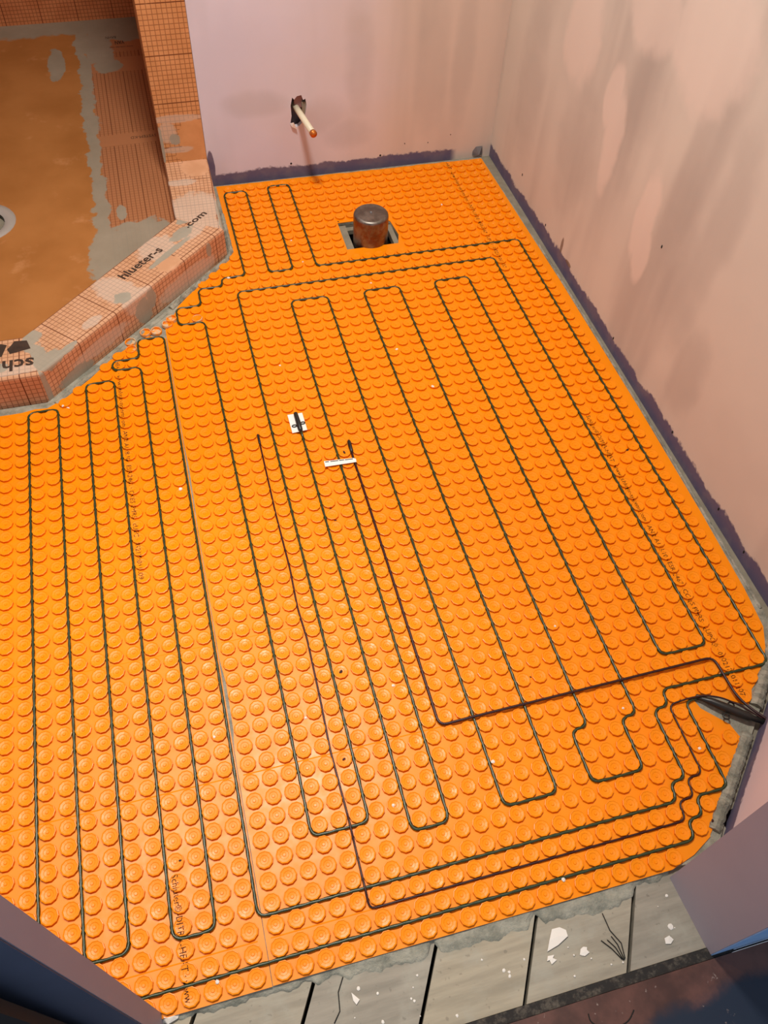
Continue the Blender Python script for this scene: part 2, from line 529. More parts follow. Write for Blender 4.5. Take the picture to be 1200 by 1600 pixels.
def tube_geo(pts, radius, sides=8, twist=0.0, lobes=0.0, caps=True):
    """radius: number or list per point. twist: radians per unit length, lobes: twin-strand bulge."""
    verts, faces = [], []
    up = Vector((0, 0, 1))
    s = 0.0
    n = len(pts)
    for i, p in enumerate(pts):
        d = (pts[min(i + 1, n - 1)] - pts[max(i - 1, 0)])
        d.normalize()
        if i: s += (pts[i] - pts[i - 1]).length
        side = d.cross(up)
        if side.length < 1e-4: side = Vector((1, 0, 0))
        side.normalize()
        nn = side.cross(d)
        r = radius[i] if isinstance(radius, (list, tuple)) else radius
        for k in range(sides):
            a = 2 * math.pi * k / sides
            rr = r * (1 + lobes * math.cos(2 * a - twist * s))
            verts.append(tuple(p + side * math.cos(a) * rr + nn * math.sin(a) * rr))
    for i in range(n - 1):
        for k in range(sides):
            a, b = i * sides + k, i * sides + (k + 1) % sides
            faces.append((a, b, b + sides, a + sides))
    if caps:
        faces.append(tuple(range(sides))[::-1])
        faces.append(tuple((n - 1) * sides + k for k in range(sides)))
    return verts, [tuple(f[::-1]) for f in faces]

def tube(name, pts, radius, mat, sides=8, parent=None, **kw):
    v, f = tube_geo([Vector(p) for p in pts], radius, sides, **kw)
    return mesh_obj(name, v, f, mat, parent, smooth=True)

def lathe_geo(cx, cy, prof, n=24):
    verts, faces = [], []
    for r, z in prof:
        for k in range(n):
            a = 2 * math.pi * k / n
            verts.append((cx + r * math.cos(a), cy + r * math.sin(a), z))
    for i in range(len(prof) - 1):
        for k in range(n):
            a, b = i * n + k, i * n + (k + 1) % n
            faces.append((a, b, b + n, a + n))
    faces.append(tuple((len(prof) - 1) * n + k for k in range(n)))
    return verts, faces

def inside(poly, x, y):
    c = False
    j = len(poly) - 1
    for i in range(len(poly)):
        xi, yi = poly[i]; xj, yj = poly[j]
        if (yi > y) != (yj > y) and x < (xj - xi) * (y - yi) / (yj - yi) + xi:
            c = not c
        j = i
    return c

def edge_dist(poly, x, y):
    best = 1e9
    p = Vector((x, y))
    for a, b in zip(poly, poly[1:] + poly[:1]):
        a, b = Vector(a), Vector(b)
        d = b - a
        t = max(0, min(1, (p - a).dot(d) / max(d.dot(d), 1e-9)))
        best = min(best, (a + d * t - p).length)
    return best

def clip_half(poly, nx, ny, c):
    """keep nx*x+ny*y <= c"""
    out = []
    for a, b in zip(poly, poly[1:] + poly[:1]):
        da, db = nx * a[0] + ny * a[1] - c, nx * b[0] + ny * b[1] - c
        if da <= 0: out.append(a)
        if (da < 0 < db) or (db < 0 < da):
            t = da / (da - db)
            out.append((a[0] + (b[0] - a[0]) * t, a[1] + (b[1] - a[1]) * t))
    return out

# ------------------------------------------------------------------ setting: walls, ceiling, floors
H = 80.0
WR, WB = 33.25, 64.95          # right wall plane, back wall plane
HOLE = [(16.05, 52.8), (20.6, 52.8), (20.95, 54.0), (20.75, 56.0), (20.3, 56.7), (16.1, 56.7)]

floor = box('floor', -32, 38, -4.0, 101, -3.2, -2.6, DARKFLOOR)
tag(floor, 'dark void and joists below the bare plank floor', kind='structure')
PZ0, PZ1 = -1.1, -0.30
slab('subfloor_panel', [(-32, 2.0), (36, 2.0), (36, 66), (-32, 66)], PZ0, PZ1, CUTWOOD, [HOLE], floor)
# diagonal planks in the doorway
ang = math.radians(60.5)
dx, dy = math.cos(ang), math.sin(ang)          # along the plank
nx, ny = dy, -dx                               # across the plank
starts = [-19.9, -14.5, -9.1, -3.75, 1.78, 7.72, 12.85, 18.1, 23.6]   # where the joints cross j = -0.2
for k in range(len(starts) - 1):
    c0 = nx * starts[k] + ny * (-0.2) + 0.09
    c1 = nx * starts[k + 1] + ny * (-0.2) - 0.09
    poly = [(-18, -3.62), (24, -3.62), (24, 2.0), (-18, 2.0)]
    poly = clip_half(poly, nx, ny, c1)
    poly = clip_half(poly, -nx, -ny, -c0)
    if len(poly) < 3: continue
    slab('plank', poly, PZ0 + 0.05 * (k % 2), PZ1 + 0.02 * ((k * 7) % 3 - 1), PLANKS[k % 3], parent=floor)
# split board at the cracked joint and knife scratches
for pts in ([(16.0, -0.95), (16.05, -1.75), (16.35, -2.4), (16.25, -3.05)], [(16.1, -3.05), (15.8, -2.5), (15.45, -2.05)], [(16.15, -3.1), (16.0, -2.5), (15.75, -2.1)], [(16.2, -3.1), (16.15, -2.4), (16.0, -2.0)], [(3.1, -0.4), (2.75, -0.95), (2.65, -1.7), (2.3, -2.1)]):
    tube('scratch', [(a, b, PZ1 + 0.03) for a, b in pts], 0.025, PENCIL, 4, parent=floor)

th = box('trim_1', -18, 21.5, -4.12, -3.64, -0.7, -0.22, THRESH)
tag(th, 'blackened dirty threshold strip at the doorway', kind='structure')
hall = box('floor_hall', -34, 44, -34, -4.14, -1.0, -0.16, HALLFLOOR)
tag(hall, 'worn brown painted hall floor with a painted-in navy reflection', kind='structure')

def wall_box(name, label, *a):
    o = box(name, *a)
    return tag(o, label, kind='structure')
wr = wall_box('wall_right', 'lilac plastered wall on the right with unpainted dark foot', WR, WR + 3.7, 10.0, WB + 3.7, -1.5, H, W_RIGHT)

# back wall with the ragged pipe hole
HP = [(13.76, 4.85), (13.9, 5.6), (13.86, 6.5), (14.03, 7.2), (14.2, 7.0), (14.45, 7.28), (14.85, 7.34), (14.98, 6.9), (15.2, 7.0), (15.28, 6.4), (15.12, 5.5), (14.95, 5.0), (14.5, 4.6), (14.2, 4.55)]
v, f = slab_geo([(6.08, -1.5), (WR, -1.5), (WR, H), (6.08, H)], [HP], 0, 0.45)
v = [(a, WB + 0.45 - c, b) for a, b, c in v]
f = [t[::-1] for t in f]
wb = mesh_obj('wall_back', v, [t[::-1] for t in f], W_BACK)
tag(wb, 'lilac plastered back wall with a ragged pipe hole', kind='structure')
box('cavity_back', 12.5, 16.5, WB + 0.95, WB + 1.1, 3.5, 8.5, CAVITY, wb)
box('cavity_block', 14.25, 14.95, WB + 0.35, WB + 0.8, 6.1, 8.4, HOLEBROWN, wb)
box('cavity_side', 14.9, 15.3, WB + 0.2, WB + 0.7, 4.6, 6.6, CUTWOOD, wb)
# torn paper at the hole
mesh_obj('torn_paper', [(13.72, WB - 0.02, 4.95), (14.0, WB - 0.3, 5.15), (14.3, WB - 0.25, 4.45), (14.1, WB - 0.02, 4.5), (13.85, WB - 0.22, 4.7), (13.74, WB + 0.05, 4.93), (14.28, WB + 0.03, 4.45)],
         [(0, 4, 1), (4, 3, 2), (1, 4, 2), (0, 5, 3, 4), (3, 5, 6), (2, 3, 6)], WHITE, wb)
for a, z in ((13.63, 1.13), (22.16, 0.98), (26.8, 1.75), (29.0, 2.3), (24.5, 1.9)):
    v, f = lathe_geo(0, 0, [(0.10 if z < 1.5 else 0.05, 0), (0.06 if z < 1.5 else 0.03, 0.03)], 8)
    mesh_obj('screw_hole', [(a + q[0], WB - 0.005 - q[2], z + q[1]) for q in v], [t[::-1] for t in f], PENCIL, wb)
for a, z in ((50.8, 1.35), (36.4, 0.95), (26.4, 0.95), (19.6, 0.75), (34.6, 10.5), (57.0, 2.4), (16.2, 0.6)):
    v, f = lathe_geo(0, 0, [(0.11, 0), (0.07, 0.03)], 8)
    mesh_obj('screw_hole', [(WR - 0.005 - q[2], a + q[0] * 0.7, z + q[1] * 1.3) for q in v], f, PENCIL, wr)

# wall between bathroom and shower recess
SX0, SX1 = 2.3, 6.05
v, f = box_geo(SX0, SX1, WB - 0.05, 98.6, -1.5, H)
uv = [[(p_[1], p_[0]) if fi in (0, 1) else ((p_[0] - SX0, p_[2]) if fi in (2, 4) else (p_[1] - 64.9, p_[2])) for p_ in (v[i] for i in f[fi])] for fi in range(6)]
ws = mesh_obj('wall_shower_side', v, f, WALL_KERDI, uvs=uv)
tag(ws, 'end of the partition wall wrapped in orange gridded membrane', kind='structure')
v, f = box_geo(-31, SX0 + 2, 98.5, 101, -1.5, H)
uv = [[(v[i][0], v[i][2]) for i in ff] for ff in f]
wsb = mesh_obj('wall_shower_back', v, f, WALL_KERDI2, uvs=uv)
tag(wsb, 'far shower wall in dark orange gridded membrane', kind='structure')
wall_box('wall_left', 'plain lilac wall at the far left', -32, -29.5, -4, 99, -1.5, H, W_PLAIN)
# short diagonal wall beside the door
dgl = [(WR + 0.2, 10.45), (22.45, -0.35), (25.2, -0.9), (WR + 3, 7.0)]
wd = slab('wall_diagonal', dgl, -1.5, H, W_DIAG)
tag(wd, 'short angled wall beside the doorway', kind='structure')
# door wall, right side with its jamb face
v, f = box_geo(20.0, 37, -3.95, -0.28, -1.5, H)
v = [(x + (0.3 if (x < 21 and y < -3) else 0), y, z) for x, y, z in v]
wfr = mesh_obj('wall_front_right', v, f, JAMB)
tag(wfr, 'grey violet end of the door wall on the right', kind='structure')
box('hall_paint_face', 20.32, 37, -4.0, -3.955, -1.4, H, BLUE, wfr)
# door wall, left side: thin end leaning slightly
v, f = box_geo(-34, -5.1, -0.72, 0.22, -1.5, H)
v = [(x, y + 0.0165 * (z + 1.5) if x > -6 else y + 0.0165 * (z + 1.5), z) for x, y, z in v]
wfl = mesh_obj('wall_front_left', v, f, JAMBL)
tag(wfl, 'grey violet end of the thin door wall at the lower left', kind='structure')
v, f = box_geo(-34, -5.14, -0.76, -0.73, -1.4, H)
v = [(x, y + 0.0165 * (z + 1.5), z) for x, y, z in v]
mesh_obj('hall_paint_face', v, f, SLATE, wfl)
pn = box('black_panel', -30, -6.35, -1.2, -0.85, -0.1, 20.6, NEARBLACK)  # plain near-black slab on the hall side, beside the slate face
tag(pn, 'black panel on the hall side of the thin wall', kind='structure')
wall_box('wall_front_header', 'wall over the doorway', -5.1, 20.0, -3.95, -0.3, 67, H, W_PLAIN)
cl = box('ceiling', -32, 38, -4, 101, H, H + 1, CEIL)
tag(cl, 'white ceiling', kind='structure')

# ------------------------------------------------------------------ mortar bed under the sheets
bed_low = [(-12, -0.3), (-5.2, -0.25), (-3.6, -0.2), (-2.2, -0.3), (-0.6, -0.22), (0.6, -0.35), (1.5, -0.2), (2.0, -0.42), (2.9, -0.3), (3.4, -0.62), (4.3, -0.5), (4.9, -0.75), (5.6, -0.55), (6.4, -0.8), (7.0, -0.72), (7.6, -0.15), (7.9, -0.7), (8.8, -0.85), (9.6, -0.72), (10.6, -0.88), (11.6, -0.7), (12.2, -0.82), (12.75, -0.2), (13.2, -0.7), (14.2, -0.75), (15.2, -0.85), (15.9, -1.0), (16.8, -0.9), (17.7, -0.75), (18.1, -0.25), (19.2, -0.32), (20.1, -0.2)]
bed = [(-12, 0.1), (20.3, 0.1), (22.6, -0.1), (24.2, 1.7), (26.2, 3.75), (28.6, 6.1), (31.0, 8.5), (32.6, 10.3), (32.78, 14), (32.86, 30), (32.74, 46), (32.42, 58), (32.2, 64.5), (6.2, 64.6), (6.1, 54.3), (-1.2, 47.2), (-9.0, 40.0), (-29, 40.0), (-29, 0.1)]
def low_y(x):
    for (x0, y0), (x1, y1) in zip(bed_low, bed_low[1:]):
        if x0 <= x <= x1:
            t = (x - x0) / (x1 - x0)
            t = t * t * (3 - 2 * t)
            return y0 + (y1 - y0) * t
    return -0.2
sm_v, sm_f = [], []
srnd = random.Random(21)
SN = 250
ph = [srnd.uniform(0, 6) for _ in range(4)]
for a in range(SN + 1):
    x = -6 + 26.0 * a / SN
    e = low_y(x) * 0.92 + 0.05 * math.sin(x * 5.1 + ph[0]) + 0.03 * math.sin(x * 13 + ph[1]) + srnd.uniform(-0.02, 0.02)
    e = min(e, -0.1)
    for b in range(8):
        t = b / 7
        y = 0.12 + (e - 0.12) * t
        zz = -0.075 - 0.19 * t ** 1.5 + 0.022 * math.sin(9 * y + 1.6 * math.sin(x * 0.9 + ph[2])) + 0.014 * math.sin(x * 7 + y * 11 + ph[3]) * (1 - t)
        sm_v.append((x, y, max(zz, -0.272) if b < 7 else -0.31))
for a in range(SN):
    for b in range(7):
        q = a * 8 + b
        sm_f.append((q, q + 1, q + 9, q + 8))
o = mesh_obj('mortar_smear', sm_v, sm_f, MORTAR, smooth=True)
tag(o, 'smeared grey mortar along the lower edge of the orange sheets over the planks', 'mortar')

o = slab('mortar_bed', bed, -0.33, -0.07, MORTAR, [HOLE])
tag(o, 'grey mortar bed showing in a ragged rim around the orange sheets', 'mortar')
# mortar ridges that stand up along the angled wall
def ridge(name, pts, w, h, label, n=2):
    rnd = random.Random(len(pts) * 13 + int(pts[0][0] * 10))
    pts = resample([Vector((a, b, 0)) for a, b in pts], 0.14)
    verts, faces = [], []
    for i, p in enumerate(pts):
        d = (pts[min(i + 1, len(pts) - 1)] - pts[max(i - 1, 0)]).normalized()
        s = Vector((d.y, -d.x, 0))
        comb = 1.0 + 0.28 * math.sin(i * 1.3) + rnd.uniform(-0.25, 0.25)
        ww = w * (1 + rnd.uniform(-0.12, 0.12))
        for k, (t, zz) in enumerate(((-1, -0.2), (-0.75, 0.5), (-0.1, 1.0), (0.5, 0.75), (0.9, 0.35), (1, -0.2))):
            verts.append((p.x + s.x * ww * t, p.y + s.y * ww * t, -0.08 + h * comb * zz))
    for i in range(len(pts) - 1):
        for k in range(5):
            a = i * 6 + k
            faces.append((a, a + 6, a + 7, a + 1))
    faces.append(tuple(range(6)))
    faces.append(tuple((len(pts) - 1) * 6 + k for k in range(6))[::-1])
    o = mesh_obj(name, verts, [t[::-1] for t in faces], MORTAR)
    return tag(o, label, 'mortar')
ridge('mortar_ridge', [(23.2, 1.2), (24.6, 2.5), (27.6, 5.45)], 0.36, 0.28, 'combed grey mortar ridge along the angled wall below the black splice')
ridge('mortar_ridge', [(28.9, 6.8), (30.4, 8.35), (32.0, 10.1)], 0.40, 0.32, 'combed grey mortar ridge along the angled wall above the black splice')
ridge('mortar_ridge', [(-8.4, 39.75), (-4.0, 43.9), (0.2, 47.9)], 0.22, 0.14, 'thin mortar line at the foot of the angled curb on its lower half')
ridge('mortar_ridge', [(0.6, 48.3), (3.4, 51.1), (5.8, 53.5), (6.35, 54.6), (6.35, 60.0)], 0.24, 0.30, 'mortar line wrapping the upper corner of the angled curb')
ridge('mortar_ridge', [(32.6, 12.5), (32.74, 25), (32.74, 40), (32.62, 50)], 0.12, 0.12, 'narrow grey mortar strip between the orange sheet and the right wall')

# ------------------------------------------------------------------ membrane sheets
STUD = [(0.424, 0.0), (0.438, 0.13), (0.43, 0.158), (0.395, 0.165), (0.368, 0.138), (0.235, 0.122), (0.21, 0.1), (0.095, 0.088), (0.07, 0.122)]
NS = 10
def stud_z(r):
    if r >= STUD[0][0]: return 0.0
    pts = STUD[::-1]
    if r <= pts[0][0]: return pts[0][1]
    for (r0, z0), (r1, z1) in zip(pts, pts[1:]):
        if r0 <= r <= r1:
            return z0 + (z1 - z0) * (r - r0) / max(r1 - r0, 1e-6)
    return 0.0
sv, sf = lathe_geo(0, 0, STUD, NS)
stud_me = bpy.data.meshes.new('stud')
stud_me.from_pydata([(a * P, b * P, c * P) for a, b, c in sv], [], sf)
stud_me.materials.append(MEMB)
TORN = [(0.44, 0.0), (0.42, 0.2), (0.40, 0.215), (0.36, 0.2), (0.35, 0.03), (0.1, 0.02)]
tv, tf = lathe_geo(0, 0, TORN, 12)
torn_me = bpy.data.meshes.new('torn_stud')
torn_me.from_pydata([(a * P, b * P, c * P) for a, b, c in tv], [], tf)
M = Mat('torn_stud_plastic', rough=0.5)
nz = M.noise(M.pos(), 1.5, 4)
M.color(M.mix(M.step(nz, 0.45, 0.6), srgb(250, 146, 10), srgb(214, 190, 150)))
torn_me.materials.append(M.m)

def membrane(label, outline, holes, ox, oy, i_rng, j_rng, keep, limit=300, text=()):
    xs = [p[0] for p in outline]; ys = [p[1] for p in outline]
    root = empty('membrane_sheet', ((min(xs) + max(xs)) / 2, (min(ys) + max(ys)) / 2, -0.06))
    tag(root, label, 'floor membrane', 'orange studded membrane sheets')
    slab('base_sheet', outline, -0.065, 0.0, MEMB, holes, root)
    # fine mould lines every eight rows
    for jj in (2, 10, 18):
        seg = []
        x = min(xs)
        y = jj + oy
        run = None
        while x <= max(xs):
            ok = inside(outline, x, y) and edge_dist(outline, x, y) > 0.15
            if ok and run is None: run = x
            if (not ok or x + 0.25 > max(xs)) and run is not None:
                if x - run > 2: seg.append((run, x - 0.25))
                run = None
            x += 0.25
        for a, b in seg:
            mesh_obj('mould_line', [(a, y - 0.035, 0.001), (b, y - 0.035, 0.001), (b, y + 0.035, 0.001), (a, y + 0.035, 0.001), (a, y, 0.014), (b, y, 0.014)],
                     [(0, 1, 5, 4), (2, 3, 4, 5), (0, 4, 3), (1, 2, 5), (0, 3, 2, 1)], MEMB, root)
    studs = []
    for i in range(*i_rng):
        for j in range(*j_rng):
            x, y = ox + i + 0.5, oy + j + 0.5
            if not inside(outline, x, y) or edge_dist(outline, x, y) < 0.30: continue
            if any(inside(h, x, y) or edge_dist(h, x, y) < 0.36 for h in holes): continue
            if not keep(x, y): continue
            px, py, d = project((x, y, 0.2))
            vis = -20 < px < 1220 and -20 < py < 1620
            hidden = py > 1402 + 0.714 * px + 16 or (px > 1043 and py > 1370 - 0.81 * (px - 1043))
            studs.append(((1e6 if (vis and not hidden) else 0) + (43.3 / d ** 3) * 1e4, x, y))
    studs.sort(reverse=True)
    pw = parent_world(root)
    for _, x, y in studs[:limit]:
        o = bpy.data.objects.new('stud', stud_me)
        COL.objects.link(o)
        o.parent = root
        o.location = (Vector((x, y, 0.0)) - pw) * P
        o.rotation_euler.z = random.uniform(-0.12, 0.12)
    verts, faces = [], []
    for _, x, y in studs[limit:]:
        n = len(verts)
        verts += [(x + a, y + b, c) for a, b, c in sv]
        faces += [tuple(k + n for k in t) for t in sf]
    o = mesh_obj('far_studs', verts, faces, MEMB, root)
    tag(o, 'remaining rows of moulded studs', kind='stuff')
    return root

def wob(a, b, n, amt, rnd):
    """ragged line from a to b (exclusive of b)."""
    out = []
    for k in range(n):
        t = k / n
        q = rnd.uniform(-amt, amt) if k else 0
        d = Vector((b[0] - a[0], b[1] - a[1])).normalized()
        out.append((a[0] + (b[0] - a[0]) * t - d.y * q, a[1] + (b[1] - a[1]) * t + d.x * q))
    return out
rnd = random.Random(3)
LX, LY = -10.25, 0.014
right_outline = ([(-0.08, 0.02), (20.2, -0.02), (21.6, 0.35), (22.85, 0.95)]
    + wob((22.9, 1.05), (26.9, 5.15), 10, 0.1, rnd)
    + [(27.1, 5.4), (26.9, 6.2), (25.75, 7.45), (25.6, 8.05), (25.95, 8.3), (27.2, 7.75), (28.5, 6.95)]
    + wob((28.55, 7.0), (31.5, 9.9), 8, 0.1, rnd)
    + [(32.05, 11.3), (32.3, 14), (32.5, 20), (32.62, 30), (32.55, 45), (32.35, 55), (32.15, 64.0)]
    + wob((32.1, 64.2), (6.5, 64.42), 40, 0.06, rnd)
    + [(6.5, 64.4), (6.52, 54.9), (5.6, 53.4), (3.9, 51.6), (2.2, 49.6), (1.2, 48.4), (0.75, 47.4), (0.35, 46.6), (-0.05, 45.9), (-0.075, 40), (-0.07, 34), (0.0, 31.5), (-0.02, 29), (-0.075, 27), (-0.07, 17), (0.07, 15.4), (0.05, 12.6), (-0.07, 11.5)])
left_outline = ([(-29.2, 0.02), (-0.115, 0.0), (-0.115, 10), (-0.12, 30), (-0.115, 44.9), (-1.4, 45.4), (-2.5, 44.8), (-4.2, 43.6), (-5.9, 41.7), (-7.6, 40.2), (-8.9, 39.4)]
    + wob((-9.0, 39.35), (-29.2, 39.6), 24, 0.12, rnd) + [(-29.2, 39.6)])
def off_splice(x, y):
    a, b = Vector((25.9, 7.9)), Vector((28.6, 5.7))
    d = b - a
    t = max(0, min(1, (Vector((x, y)) - a).dot(d) / d.dot(d)))
    return (a + d * t - Vector((x, y))).length > 0.62
sheet_r = membrane('large orange studded membrane sheet filling the right of the floor up to the back wall', right_outline, [HOLE], 0, 0, (0, 33), (0, 65), off_splice)
sheet_l = membrane('orange studded membrane sheet on the left in front of the shower curb', left_outline, [], LX, LY, (-20, 11), (0, 46), lambda x, y: True)
for x, y in ((0.55, 46.9), (0.15, 46.35), (-1.55, 45.75), (-0.75, 45.75), (-2.75, 44.9), (-2.75, 44.05), (2.5, 46.5)):
    o = bpy.data.objects.new('torn_stud', torn_me)
    COL.objects.link(o)
    par = sheet_l if x < -0.2 else sheet_r
    o.parent = par
    o.location = (Vector((x, y, -0.02)) - parent_world(par)) * P
    o.rotation_euler = (random.uniform(-.1, .1), random.uniform(-.1, .1), 0)

# ------------------------------------------------------------------ printed lettering
def text_mesh(body, size, bold=False):
    cu = bpy.data.curves.new('print', 'FONT')
    cu.body = body
    cu.size = size
    cu.resolution_u = 2
    if bold: cu.offset = size * 0.022
    ob = bpy.data.objects.new('print', cu)
    COL.objects.link(ob)
    dg = bpy.context.evaluated_depsgraph_get()
    dg.update()
    me = bpy.data.meshes.new_from_object(ob.evaluated_get(dg))
    bpy.data.objects.remove(ob, do_unlink=True)
    v = [tuple(q.co) for q in me.vertices]
    f = [tuple(p_.vertices) for p_ in me.polygons]
    bpy.data.meshes.remove(me)
    return v, f

def lettering(name, body, start, direction, length, capheight, parent, mat, zf, bold=False, split=True):
    """flat print laid on a surface: start = baseline start (x, y); direction = reading direction (unit)."""
    v, f = text_mesh(body, 1.0, bold)
    x0 = min(q[0] for q in v); x1 = max(q[0] for q in v)
    sx = length / (x1 - x0)
    sy = capheight / 0.70
    d = Vector(direction).normalized(); u = Vector((-d.y, d.x))
    bm = bmesh.new()
    bv = [bm.verts.new((start[0] + d.x * (q[0] - x0) * sx + u.x * q[1] * sy, start[1] + d.y * (q[0] - x0) * sx + u.y * q[1] * sy, 0)) for q in v]
    for t in f:
        try: bm.faces.new([bv[k] for k in t])
        except ValueError: pass
    if split:
        for _ in range(2):
            bmesh.ops.triangulate(bm, faces=bm.faces[:])
            es = [e for e in bm.edges if e.calc_length() > 0.07]
            if not es: break
            bmesh.ops.subdivide_edges(bm, edges=es, cuts=1)
    bm.verts.index_update()
    verts = [(q.co.x, q.co.y, zf(q.co.x, q.co.y) + 0.006) for q in bm.verts]
    faces = [tuple(q.index for q in t.verts) for t in bm.faces]
    bm.free()
    return mesh_obj(name, verts, faces, mat, parent)

def zr(x, y):
    return stud_z(math.hypot(x - math.floor(x) - 0.5, y - math.floor(y) - 0.5))
def zl(x, y):
    x -= LX; y -= LY
    return stud_z(math.hypot(x - math.floor(x) - 0.5, y - math.floor(y) - 0.5))
DOWN = (0, -1)
lettering('printed_text', 'Schluter\u00ae-DITRA-HEAT \u00b7 www.schluter-systems.com \u00b7 ANSI A118.10 \u00b7 ESR-2467 \u00b7 CC-ES PMRS \u00b7 cUPC\u00ae \u00b7 0902172011107', (28.34, 29.9), DOWN, 22.4, 0.30, sheet_r, INK, zr)
lettering('printed_text', '-HEAT \u00b7 www.schluter-systems.com \u00b7 ANSI A118.10 \u00b7 ESR-2467 \u00b7 cUPC\u00ae \u00b7 0902172011107', (28.36, 63.9), DOWN, 16.4, 0.30, sheet_r, INK, zr)
lettering('printed_text', 'HEAT \u00b7 www.schluter-systems.com \u00b7 ANSI A118.10 \u00b7 ESR-2467 \u00b7 CCES PMRS \u00b7 cUPC \u00b7 152172011309', (-4.02, 43.0), DOWN, 19.6, 0.30, sheet_l, INK, zl)
lettering('printed_text', 'Schluter\u00ae-DITRA-HEAT \u00b7 www.', (-4.02, 5.92), DOWN, 5.7, 0.32, sheet_l, INK, zl)

# ------------------------------------------------------------------ heating cable, one continuous run
L_ = LX
cab = [(25.9, 8.0), (25, 8), (25, 3), (23, 3), (23, 2), (22, 2), (22, 1), (L_, 1), (L_, 39), (L_ + 2, 39), (L_ + 2, 3), (L_ + 4, 3), (L_ + 4, 41), (L_ + 6, 41), (L_ + 6, 3), (L_ + 8, 3),
       (L_ + 8, 42), (L_ + 6, 42), (L_ + 6, 43), (L_ + 8, 43), (L_ + 8, 45), (L_ + 10, 45), (L_ + 10, 3), (22, 3), (22, 4), (23, 4), (23, 8), (24, 8), (24, 9), (31, 9), (31, 51), (13, 51), (13, 63.3),
       (11, 63.3), (11, 51), (9, 51), (9, 63), (7, 63), (7, 51), (5, 51), (5, 50), (3, 50), (3, 48), (1, 48), (1, 46), (3, 46), (3, 6), (6, 6), (6, 49), (28, 49), (28, 11), (25, 11), (25, 47), (22, 47), (22, 8), (21, 8), (21, 5), (18, 5),
       (18, 8), (19, 8), (19, 47), (16, 47), (16, 5), (13, 5), (13, 47), (10, 47), (10, 5), (8, 5), (8, 33.3)]
cable = empty('heating_cable', (16, 5, 0))
tag(cable, 'dark green twisted heating cable looped in long rows across the orange floor', 'cable')
pts = resample(fillet([(a, b, 0.112) for a, b in cab], 0.48, 5), 0.14)
v, f = tube_geo(pts, 0.078, 7, twist=9.0, lobes=0.17)
mesh_obj('cable_run', v, f, CABLE, cable, smooth=True)
tube('end_cap', [(7.98, 32.9, 0.24), (7.96, 33.1, 0.29), (7.95, 33.7, 0.31), (7.93, 34.5, 0.31), (7.93, 34.68, 0.31), (7.93, 34.74, 0.31)], [0.09, 0.17, 0.18, 0.16, 0.15, 0.07], BLACK, 10, parent=cable)
tube('end_tail', [(8.0, 32.3, 0.14), (8.0, 32.7, 0.2), (7.98, 33.0, 0.26)], 0.085, CABLE, 8, parent=cable)
def ring(c, r, w, name, mat, parent, squash=1.0, axis=0):
    ps = []
    for k in range(13):
        a = 2 * math.pi * k / 12
        ps.append((c[0] + r * math.cos(a), c[1] + r * squash * math.sin(a), c[2]))
    tube(name, ps, w, mat, 6, parent=parent)
ring((7.62, 33.55, 0.27), 0.16, 0.035, 'clip_loop', BLACK, cable, 0.62)
ring((8.25, 33.7, 0.27), 0.16, 0.035, 'clip_loop', BLACK, cable, 0.62)
# black splice sleeve near the angled wall
sp = [(25.75, 8.0, 0.14), (26.0, 7.88, 0.22), (26.35, 7.6, 0.3), (27.0, 7.02, 0.34), (27.55, 6.55, 0.36), (27.95, 6.22, 0.38), (28.1, 6.1, 0.38), (28.85, 5.6, 0.40)]
tube('splice_sleeve', sp, [0.08, 0.13, 0.22, 0.26, 0.25, 0.24, 0.17, 0.16], BLACK, 12, parent=cable)
ring((27.35, 7.1, 0.34), 0.17, 0.05, 'clip_loop', BLACK, cable)
ring((26.75, 6.55, 0.34), 0.17, 0.05, 'clip_loop', BLACK, cable)
# white sticker under the cable end
st = slab('sticker', [(7.35, 34.73), (8.41, 34.71), (8.43, 33.03), (7.36, 32.95)], 0.204, 0.222, WHITE)
tag(st, 'white square sticker under the black cable end', 'sticker')

# ------------------------------------------------------------------ two thin sensor wires
w1 = empty('sensor_wire', (5, 20, 0))
tag(w1, 'thin dark red sensor wire ending left of the white sticker', 'wire', 'floor sensor wires')
p1 = [(5, 33.0, .12), (4.97, 29, .12), (4.95, 26.5, .12), (5.03, 22, .12), (4.93, 19.2, .12), (5.06, 17, .12), (5.0, 13.2, .12), (4.89, 10.2, .12), (5.0, 6.6, .12), (5, 6.3, .22), (5, 5.7, .22), (5, 5.3, .12), (5, 3.5, .12), (5, 3.2, .22), (5, 2.85, .22), (5.0, 2.6, .16),
      (5, 2.02, .1), (22, 2.0, .1), (22, 3, .1), (23, 3, .1), (23, 4, .1), (24, 4, .1), (24, 8.05, .1), (25.3, 8.1, .24), (26.2, 8.0, .34), (27.05, 7.6, .42), (27.9, 6.8, .46), (28.75, 5.72, .45)]
v, f = tube_geo(resample(fillet(p1, 0.42, 5), 0.15), 0.055, 6)
mesh_obj('wire_run', v, f, WIRE, w1, smooth=True)
tube('sensor_tip', [(5.0, 32.5, .14), (5.0, 32.62, .15), (5.0, 33.35, .15), (5.0, 33.45, .15)], [0.05, 0.085, 0.085, 0.05], BLACK, 8, parent=w1)
w2 = empty('sensor_wire', (11, 20, 0))
tag(w2, 'thicker dark sensor wire with the small white paper flag', 'wire', 'floor sensor wires')
p2 = [(11.02, 31.2, .13), (10.97, 29.6, .15), (11.0, 28.0, .13), (11.02, 20, .13), (11.0, 10.02, .16), (12.6, 10.03, .24), (27.88, 10.1, .24), (27.92, 8.8, .27), (27.95, 7.6, .3), (28.25, 6.7, .4), (28.8, 5.78, .52)]
v, f = tube_geo(resample(fillet(p2, 0.5, 5), 0.15), 0.078, 7)
mesh_obj('wire_run', v, f, WIRE, w2, smooth=True)
